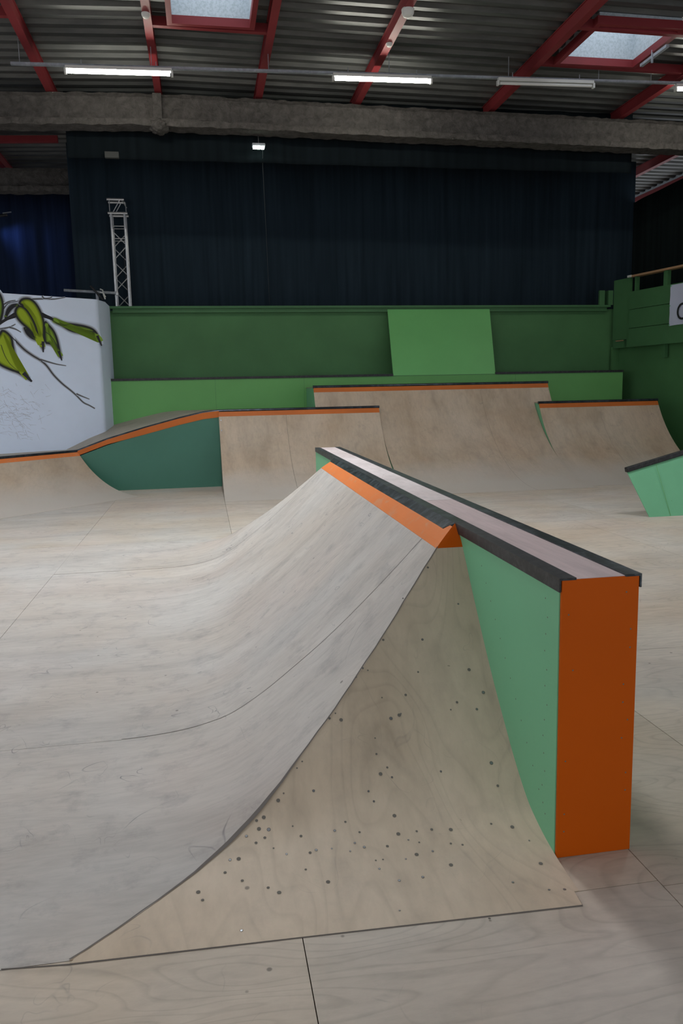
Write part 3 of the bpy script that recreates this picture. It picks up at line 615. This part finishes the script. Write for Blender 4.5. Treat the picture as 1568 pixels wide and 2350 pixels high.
def stroke(pts, w, K=(0.03, 0.03, 0.035), off=0.0016, halo=True):
    P_ = [Vector(p) for p in pts]; Q = []
    for i in range(len(P_)-1):
        p0 = P_[max(i-1, 0)]; p1 = P_[i]; p2 = P_[i+1]; p3 = P_[min(i+2, len(P_)-1)]
        for k in range(4):
            t = k/4; Q.append(0.5*((2*p1)+(p2-p0)*t+(2*p0-5*p1+4*p2-p3)*t*t+(3*p1-p0-3*p2+p3)*t**3))
    Q.append(P_[-1]); n = len(Q)
    Wc = (0.71, 0.80, 0.96)
    def band(ws, cs, o):
        L = []
        for i in range(n):
            tg = (Q[min(i+1, n-1)]-Q[max(i-1, 0)]).normalized(); nn = Vector((-tg.y, tg.x)); tap = (1-i/n*0.65)
            L.append([bm.verts.new(wp((Q[i]+nn*q*tap).x, (Q[i]+nn*q*tap).y, o)) for q in ws])
        for i in range(n-1):
            for k in range(len(ws)-1):
                f = bm.faces.new((L[i][k], L[i][k+1], L[i+1][k+1], L[i+1][k]))
                for lp, cc in zip(f.loops, (cs[k], cs[k+1], cs[k+1], cs[k])): lp[cl] = (*cc, 1)
    G_ = (0.20, 0.20, 0.22)
    if halo: band([-w*3.2, -w*1.1, 0, w*1.1, w*3.2], [Wc, G_, K, G_, Wc], off-0.0006)
    band([-w*0.55, w*0.55], [K, K], off)
for k, st in enumerate(STEMS[:9]): stroke(st, 0.016 if k == 0 else 0.009, halo=True, off=0.0012+0.00003*k)
for k in ('L7', 'L8', 'L5', 'L4', 'L3', 'L1', 'L2', 'L6'): lf(LEAVES[k], YG, 0, 0.0006, True)
lf(LEAVES['B1'], BR, 1); lf(LEAVES['B2'], BR, 1)
for k, c_, ly in (('L7', MG, 2), ('L8', YG, 2), ('L5', MG, 2), ('L4', MG, 2), ('L3', MG, 3), ('L1', YG, 4), ('L2', YG, 6), ('L6', MG, 7)): lf(LEAVES[k], c_, ly)
for st in STEMS[9:]: stroke(st, 0.010, halo=False, off=0.0115)
for a_, b_, w_ in (((1.172, 2.68), (1.181, 2.49), .05), ((0.895, 2.52), (0.852, 2.35), .045), ((0.14, 2.815), (0.066, 2.63), .05), ((1.56, 2.13), (1.425, 1.975), .07)):
    stroke([a_, ((a_[0]+b_[0])/2, (a_[1]+b_[1])/2), b_], w_, (0.03, 0.03, 0.035), 0.013, False)
for k in range(230):
    s0 = random.triangular(1.1, 2.9, 2.0); z0 = random.triangular(0.84, 2.0, 1.45); a = random.gauss(-0.45, 0.5); L = random.uniform(0.04, 0.16)
    if s0 < 1.3 and z0 < 1.2: continue
    p = (s0, z0); q = (s0-L*math.cos(a), z0+L*math.sin(a)); mmid = ((p[0]+q[0])/2, (p[1]+q[1])/2+random.uniform(-.015, .015))
    g_ = random.uniform(0.25, 0.42); stroke([p, mmid, q], 0.0035, (g_, g_*0.97, g_*1.08), 0.0013, False)
s_ = NT('mural_paint'); at = s_.n('ShaderNodeAttribute', attribute_name='paint'); m_mural = s_.out(at.outputs['Color'], 0.6, 0.2)
obj('mural_paint', bm, m_mural, blk, fix=False)['label'] = 'painted yellow-green leaves, brown branch and dark twigs'

# ------------------------------------------------------------------ roof
def cuts_x():
    xs_ = {-14.0, RIDGE_X, 20.0}
    for a, b, c, d in SKY: xs_ |= {a, b}
    return sorted(xs_)
def prof_y(y):               # trapezoid corrugation, pitch 0.27
    p = (y/0.27) % 1.0
    hh = 0.05
    if p < 0.35: return 0
    if p < 0.45: return hh*(p-0.35)/0.1
    if p < 0.85: return hh
    return hh*(1-(p-0.85)/0.15)
ysr = []
k = -22
while k*0.27 < 26:
    for q in (0, 0.35, 0.45, 0.85): ysr.append((k+q)*0.27)
    k += 1
for a, b, c, d in SKY: ysr += [c, d]
ysr = sorted(set(round(v, 4) for v in ysr))
bm = B(); XX = cuts_x(); V = {}
for i, x in enumerate(XX):
    for j, y in enumerate(ysr): V[i, j] = bm.verts.new((x, y, roof_z(x)+prof_y(y+1e-5)))
for i in range(len(XX)-1):
    for j in range(len(ysr)-1):
        mx = (XX[i]+XX[i+1])/2; my = (ysr[j]+ysr[j+1])/2
        if any(a < mx < b and c < my < d for a, b, c, d in SKY): continue
        bm.faces.new((V[i, j], V[i, j+1], V[i+1, j+1], V[i+1, j]))
struct(obj('ceiling', bm, m_roof, fix=False))
# purlins
PX = [(-9.0, 'c'), (-5.0, 'c'), (-3.9, 'c'), (-2.2, 'a'), (-0.49, 'a'), (1.17, 'a'), (2.87, 'a'), (5.30, 'a'), (7.80, 'a'), (10.2, 'c'), (12.9, 'c')]
plab = {-2.2: 'red steel roof purlin at the upper left corner of the picture', -0.49: 'red steel roof purlin with the round white detector on it, left of the middle skylight',
        1.17: 'red steel roof purlin directly right of the left skylight', 2.87: 'red steel roof purlin passing above the middle lit tube, with two white boxes',
        5.30: 'red steel roof purlin just left of the right skylight', 7.80: 'red steel roof purlin at the right edge beyond the right skylight',
        -9.0: 'red steel roof purlin farthest left, beyond the picture', -5.0: 'red steel roof purlin second from the far left', -3.9: 'dim red purlin at far left behind the coated beam',
        10.2: 'red steel purlin behind the coated beam at the right, above the side curtain', 12.9: 'red steel purlin farthest right behind the side curtain'}
for x, kd in PX:
    bm = B(); zt_ = roof_z(x)-0.002; w = 0.11
    box(bm, x-w/2, x+w/2, -5, 25, zt_-0.185, zt_-0.172); box(bm, x-w/2, x+w/2, -5, 25, zt_-0.012, zt_); box(bm, x-0.035, x+0.035, -5, 25, zt_-0.172, zt_-0.012)
    tag(obj('roof_purlin', bm, m_red), plab[x], 'roof beam', 'red roof purlins')
# trimmers across at skylights and far bracing
def trimmer(x0, x1, y, lab, zo=0.0):
    bm = B(); z0 = roof_z(x0)-0.10; z1 = roof_z(x1)-0.10
    bar(bm, (x0, y, z0+zo), (x1, y, z1+zo), 0.08, 0.12); tag(obj('roof_trimmer', bm, m_red), lab, 'roof beam')
trimmer(-0.46, 1.15, 11.78, 'red cross beam at the far edge of the left skylight')
trimmer(5.33, 7.77, 12.22, 'red cross beam at the far edge of the right skylight')
trimmer(5.33, 7.77, 10.95, 'red cross beam running in front of the right skylight glazing', -0.02)
trimmer(-5.0, -2.25, 11.6, 'red cross beam at the left edge of the picture near the roof')
trimmer(-6.0, -2.5, 16.6, 'dim red cross beam behind the coated beam at the left', -0.05)
# skylight wells
SL = ['left skylight with a speckled white well and pink-lit red frame', 'right skylight with bright glazing and red frame',
      'added unseen skylight over the left part of the hall, row above the spine ramp far end', 'added unseen skylight over the spine ramp far end, middle column', 'added unseen skylight over the open floor right of the ledge, far row', 'added unseen skylight farthest right above the low ledge',
      'skylight over the left part of the hall, nearer row', 'skylight over the spine ramp near end, middle column', 'skylight over the open floor right of the ledge, near row',
      'skylight behind the viewer, left column', 'skylight behind the viewer, middle column', 'skylight behind the viewer, right column',
      'far skylight strip seen over the side curtain, left one', 'far skylight strip seen over the side curtain, right one']
for (a, b, c, d), lab in zip(SKY, SL):
    z = roof_z((a+b)/2); t = thing('skylight', lab, 'skylight', ((a+b)/2, (c+d)/2, z), 'roof skylights'); hz = 0.42
    bm = B(); e = 0.02
    box(bm, a-e, a, c-e, d+e, z-0.06, z+hz); box(bm, b, b+e, c-e, d+e, z-0.06, z+hz); box(bm, a, b, c-e, c, z-0.06, z+hz); box(bm, a, b, d, d+e, z-0.06, z+hz)
    obj('well_lining', bm, m_well, t)
    bm = B(); f = 0.07; zb = z-0.17; zt2 = z-0.06
    box(bm, a-f, a, c-f, d+f, zb, zt2); box(bm, b, b+f, c-f, d+f, zb, zt2); box(bm, a, b, c-f, c, zb, zt2); box(bm, a, b, d, d+f, zb, zt2)
    obj('red_frame', bm, m_red, t)
    bm = B(); box(bm, a, b, c, d, z+hz, z+hz+0.01); obj('glazing', bm, m_sky, t)
    bm = B(); xm = a+(b-a)*0.72; box(bm, xm-0.012, xm+0.012, c, d, z+hz-0.03, z+hz); obj('glazing_bar', bm, m_galv, t)
# opener on the right skylight
bm = B(); bar(bm, (6.86, 11.2, 6.52), (6.86, 11.9, 6.52), 0.05, 0.04); bar(bm, (6.83, 11.55, 6.60), (6.83, 11.55, 6.42), 0.025, 0.02); tag(obj('skylight_opener', bm, m_galv), 'small metal opener arm on the right edge of the right skylight', 'window opener')

# coated portal beams
def fluffy(name, lab, x0, x1, y0, y1, zb, depth, amp=0.025):
    bm = B(); n = int((x1-x0)/0.05)
    sec = [(y0, 0), (y0, .10), (y0+.13, .13), (y0+.13, depth-.03), (y0+.05, depth), (y1-.02, depth), (y1-.13, depth-.03), (y1-.13, .13), (y1, .10), (y1, 0)]
    # finer section
    sc = []
    for i in range(len(sec)):
        p, q = Vector(sec[i]), Vector(sec[(i+1) % len(sec)]); m = max(1, int((q-p).length/0.05))
        for k in range(m): sc.append(p.lerp(q, k/m))
    rows = []
    for i in range(n+1):
        x = x0+(x1-x0)*i/n; zb_ = zb-(0.024*abs(x-RIDGE_X) if x < RIDGE_X else 0.012*(x-RIDGE_X))
        row = []
        for p in sc:
            v = Vector((x, p.x, zb_+p.y)); nz = noise.noise(v*6.0)*amp+noise.noise(v*17)*amp*0.5
            row.append(bm.verts.new(v+Vector((0, nz, noise.noise(v*7+Vector((9, 0, 0)))*amp*0.8))))
        rows.append(row)
    m = len(sc)
    for A_, B_ in zip(rows, rows[1:]):
        for k in range(m): bm.faces.new((A_[k], B_[k], B_[(k+1) % m], A_[(k+1) % m]))
    bm.faces.new(rows[0]); bm.faces.new(rows[-1][::-1])
    return obj(name, bm, m_fluff, None, True)
b1_ = tag(fluffy('coated_beam', '', -7, 16, 14.0, 14.34, 6.08, 0.50), 'long grey roof beam thick with sprayed fireproofing crossing the picture above the curtain', 'roof beam')
bm = B(); ii = bmesh.ops.create_icosphere(bm, subdivisions=4, radius=1.0)
for v in bm.verts:
    v.co = Vector((v.co.x*0.17, v.co.y*0.22, v.co.z*0.10))*(1+0.25*noise.noise(v.co*3)); v.co += Vector((-0.50, 14.15, 6.10))
sp = obj('ridge_joint', bm, m_fluff, b1_, True)
bm = B(); box(bm, -0.58, -0.44, 14.02, 14.10, 6.14, 6.58); obj('stiffener', bm, m_fluff, b1_)
tag(fluffy('coated_beam', '', -9, -2.3, 18.0, 18.3, 6.03, 0.46), 'dim second fireproofed roof beam at the far left behind the dark curtain edge', 'roof beam')

# ------------------------------------------------------------------ curtains
def curtain(name, lab, a, b, z0, z1, m, amp=0.05, freq=5.0, top=None):
    a, b = Vector(a), Vector(b); d = (b-a); L = d.length; d.normalize(); n = Vector((-d.y, d.x, 0)); N = int(L/0.04)
    bm = B()
    def f(u, v):
        s = u*L; ph = noise.noise(Vector((s*0.7, 1.3, 0)))*4; am = amp*(0.5+0.8*abs(noise.noise(Vector((s*0.4, 7, 0)))))
        o = am*math.sin(s*freq+ph)+0.4*am*math.sin(s*freq*2.3+ph*2)
        p = a+d*s+n*o*(1.0-0.3*v); zt2 = top(u) if top else z1
        return (p.x, p.y, z0+(zt2-z0)*v)
    grid(bm, f, N, 10); o = obj(name, bm, m, None, True, fix=False)
    sm = o.modifiers.new('thick', 'SOLIDIFY'); sm.thickness = 0.006
    return tag(o, lab, 'curtain')
curtain('stage_curtain', 'huge dark navy curtain filling the back above the green wall', (-2.46, 17.3, 0), (9.93, 17.3, 0), 0.0, 6.77, m_curt, 0.035, 4)
curtain('stage_curtain', 'added short black cloth directly behind the coated beam, darkening the strip above the navy curtain', (-2.05, 14.5, 0), (8.22, 14.5, 0), 5.67, 6.72, m_added_cloth, 0.03, 5)  # added cloth: makes the dark strip above the navy curtain
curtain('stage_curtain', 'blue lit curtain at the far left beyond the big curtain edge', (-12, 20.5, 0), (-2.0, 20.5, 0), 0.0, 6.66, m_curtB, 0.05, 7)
curtain('stage_curtain', 'black side curtain at the far right with a slanting top edge', (9.88, 17.4, 0), (11.35, 11.2, 0), 0.0, 6.2, m_curtK, 0.03, 6, top=lambda u: 5.80+0.95*u*0.9)

# ------------------------------------------------------------------ truss tower
tw = thing('truss_tower', 'silver aluminium truss tower in front of the navy curtain at the left', 'truss', (-1.5, 17.06, 0))
cx, cy, hw = -1.50, 17.03, 0.13
corners = [(-hw, -hw), (hw, -hw), (hw, hw), (-hw, hw)]
for dx, dy in corners:
    bm = B(); tube(bm, [(cx+dx, cy+dy, 0), (cx+dx, cy+dy, 5.30)], 0.024, 8); obj('chord', bm, m_alu, tw, True)
for fi in range(4):
    p, q = corners[fi], corners[(fi+1) % 4]; z = 0.2; k = fi
    while z < 4.7:
        a, b = (p, q) if k % 2 == 0 else (q, p)
        bm = B(); tube(bm, [(cx+a[0], cy+a[1], z), (cx+b[0], cy+b[1], z+0.27)], 0.010, 6); obj('brace', bm, m_alu, tw, True); z += 0.30; k += 1
    for z in (4.82, 5.06):
        bm = B(); tube(bm, [(cx+p[0], cy+p[1], z), (cx+q[0], cy+q[1], z)], 0.010, 6); obj('rung', bm, m_alu, tw, True)
for z, sx, w in ((5.31, 0.0, 0.19), (5.57, -0.03, 0.165)):
    for dy in (-hw, hw):
        bm = B(); tube(bm, [(cx-w+sx, cy+dy, z), (cx+w+sx, cy+dy, z)], 0.026, 8); obj('head_pipe', bm, m_alu, tw, True)
for a, b in (((-0.10, -hw, 5.31), (0.06, -hw, 5.57)), ((0.09, -hw, 5.57), (0.17, 0.0, 5.44)), ((-0.10, hw, 5.31), (0.06, hw, 5.57)), ((-0.15, -hw, 5.31), (-0.15, -hw, 5.57)), ((0.15, hw, 5.31), (0.14, hw, 5.57))):
    bm = B(); tube(bm, [(cx+a[0], cy+a[1], a[2]), (cx+b[0], cy+b[1], b[2])], 0.009, 6); obj('brace', bm, m_alu, tw, True)
bm = B(); tube(bm, [(cx+0.05, cy+0.1, 4.7), (cx+0.06, cy+0.1, 4.2), (cx+0.09, cy+0.12, 3.7), (cx+0.12, cy+0.13, 3.2)], 0.006, 5); obj('cable', bm, m_black, tw, True)
# pipe with clamp behind the mural wall
cp = thing('clamped_pipe', 'dark horizontal pipe with clamp and knotted white cloth above the mural wall', 'pipe', (-2.1, 16.9, 3.6))
bm = B(); tube(bm, [(-2.62, 16.80, 3.80), (-1.58, 16.85, 3.75)], 0.028, 8); obj('pipe', bm, m_galv, cp, True)
bm = B(); tube(bm, [(-2.10, 16.75, 3.88), (-1.88, 16.82, 3.62)], 0.022, 8); obj('lever', bm, m_black, cp, True)
bm = B(); tube(bm, [(-1.99, 16.84, 3.77), (-1.99, 16.84, 3.40)], 0.03, 8); obj('stub', bm, m_galv, cp, True)
bm = B(); tube(bm, [(-1.92, 16.78, 3.82), (-1.87, 16.76, 3.80), (-1.86, 16.75, 3.72), (-1.83, 16.75, 3.62)], 0.014, 6); tube(bm, [(-1.93, 16.78, 3.76), (-1.86, 16.75, 3.74), (-1.82, 16.75, 3.66)], 0.012, 6); obj('white_cloth', bm, m_whitep, cp, True)
bm = B(); lathe(bm, (-1.60, 16.83, 3.71), [(0.03, 0), (0.035, 0.03), (0.02, 0.08)], 10); obj('clamp', bm, m_alu, cp, True)

# ------------------------------------------------------------------ lights hanging under the roof
def fixture(x0, x1, z0, z1, lab, lit=True):
    y = 12.3; t = thing('tube_light', lab, 'ceiling light', ((x0+x1)/2, y, z0), 'hanging tube lights')
    a = Vector((x0, y, z0)); b = Vector((x1, y, z1)); d = (b-a).normalized()
    bm = B(); bar(bm, tuple(a+Vector((0, 0, 0.055))), tuple(b+Vector((0, 0, 0.055))), 0.06, 0.04); obj('housing', bm, m_whitep, t, bevel=0.003)
    bm = B(); bar(bm, tuple(a+Vector((0, 0, 0.032))), tuple(b+Vector((0, 0, 0.032))), 0.07, 0.008); obj('reflector', bm, m_whitep, t)
    bm = B(); tube(bm, [tuple(a+d*0.03), tuple(b-d*0.03)], 0.026 if lit else 0.022, 10); obj('tube', bm, m_tube if lit else m_whitep, t, True)
    for e in (a, b):
        bm = B(); bar(bm, tuple(e-d*0.015), tuple(e+d*0.015), 0.06, 0.07); obj('end_cap', bm, m_whitep, t)
    for q in (0.15, 0.85):
        p = a.lerp(b, q); bm = B(); tube(bm, [(p.x, p.y, p.z+0.07), (p.x, p.y, p.z+0.16)], 0.006, 5); obj('hanger', bm, m_galv, t)
fixture(-1.686, -0.215, 6.212, 6.237, 'lit fluorescent tube hanging at the left, the longest bright bar')
fixture(2.133, 3.64, 6.28, 6.30, 'lit fluorescent tube hanging in the middle of the picture')
fixture(4.705, 6.283, 6.325, 6.348, 'unlit white fluorescent fixture hanging below the right skylight', False)
fixture(7.70, 9.2, 6.36, 6.38, 'lit fluorescent tube just entering at the right edge')
cd = thing('conduit', 'thin galvanised conduit carrying the hanging tube lights across the roof', 'conduit', (2.8, 12.38, 6.4))
bm = B(); bar(bm, (-2.42, 12.36, 6.30), (9.3, 12.36, 6.50), 0.05, 0.035); obj('channel', bm, m_galv, cd)
for x in (-2.30, -0.50, 1.18, 3.0, 4.9, 6.4, 7.3, 8.6):
    z = 6.30+(x+2.42)*0.01707; bm = B(); tube(bm, [(x, 12.36, z), (x, 12.36, roof_z(x)-0.01)], 0.005, 5); obj('wire', bm, m_galv, cd)
# detectors
def dome(x, y, z, r, lab):
    bm = B(); lathe(bm, (x, y, z), [(r*0.25, -r*1.15), (r*0.7, -r*0.95), (r*0.95, -r*0.5), (r, 0), (r*0.9, r*0.15)], 16); tag(obj('smoke_detector', bm, m_whitep, None, True), lab, 'detector')
dome(-0.50, 11.35, roof_z(-0.5)-0.19, 0.055, 'round white detector on the purlin left of the left skylight')
dome(2.87, 10.75, roof_z(2.87)-0.19, 0.085, 'flat white detector on the red purlin at the top middle')
dome(2.86, 11.75, roof_z(2.87)-0.19, 0.045, 'small cream detector box lower on the middle red purlin')
# small lamp with cable in front of the big curtain
lp = thing('flood_lamp', 'small bright lamp hanging before the navy curtain with a long cable below', 'lamp', (1.15, 14.3, 5.88))
bm = B(); box(bm, 1.04, 1.26, 14.24, 14.36, 5.875, 5.925); obj('housing', bm, m_galv, lp, bevel=0.008)
for k in range(3):
    bm = B(); box(bm, 1.055+k*0.068, 1.11+k*0.068, 14.235, 14.35, 5.85, 5.877); obj('lens', bm, m_led, lp)
bm = B(); tube(bm, [(1.225, 14.36, 5.87), (1.235, 14.6, 5.64), (1.36, 15.8, 4.68), (1.49, 17.12, 3.55)], 0.005, 5); obj('cable', bm, NT('cable_grey').out((0.05, 0.06, 0.065), 0.6), lp, True)
bm = B(); tube(bm, [(1.15, 14.3, 5.92), (1.15, 14.3, 6.12)], 0.008, 5); obj('stem', bm, m_black, lp)
bm = B(); box(bm, -1.43, -1.20, 14.38, 14.45, 5.655, 5.755); tag(obj('junction_box', bm, m_jb, bevel=0.005), 'dim grey box high before the curtain, above the truss tower', 'box')
# blue stage lamp at far left with its beam on the curtain
sl = thing('stage_lamp', 'small stage lamp throwing blue light on the far left curtain', 'lamp', (-4.35, 19.9, 5.85))
bm = B(); tube(bm, [(-4.50, 19.9, 5.84), (-4.24, 19.95, 5.89)], 0.035, 10); obj('housing', bm, m_black, sl, True)
bm = B(); bar(bm, (-4.32, 19.86, 5.90), (-4.14, 19.9, 5.94), 0.10, 0.01); obj('barn_door', bm, m_galv, sl)
spd = bpy.data.lights.new('stage_beam', 'SPOT'); spd.energy = 34; spd.color = (0.25, 0.42, 1.0); spd.spot_size = math.radians(78); spd.spot_blend = 1.0; spd.shadow_soft_size = 0.05
so = bpy.data.objects.new('stage_beam', spd); C.objects.link(so); so.location = (-4.75, 20.22, 5.80)
so.rotation_euler = (Vector((-3.3, 20.5, 4.9))-Vector(so.location)).to_track_quat('-Z', 'Y').to_euler()
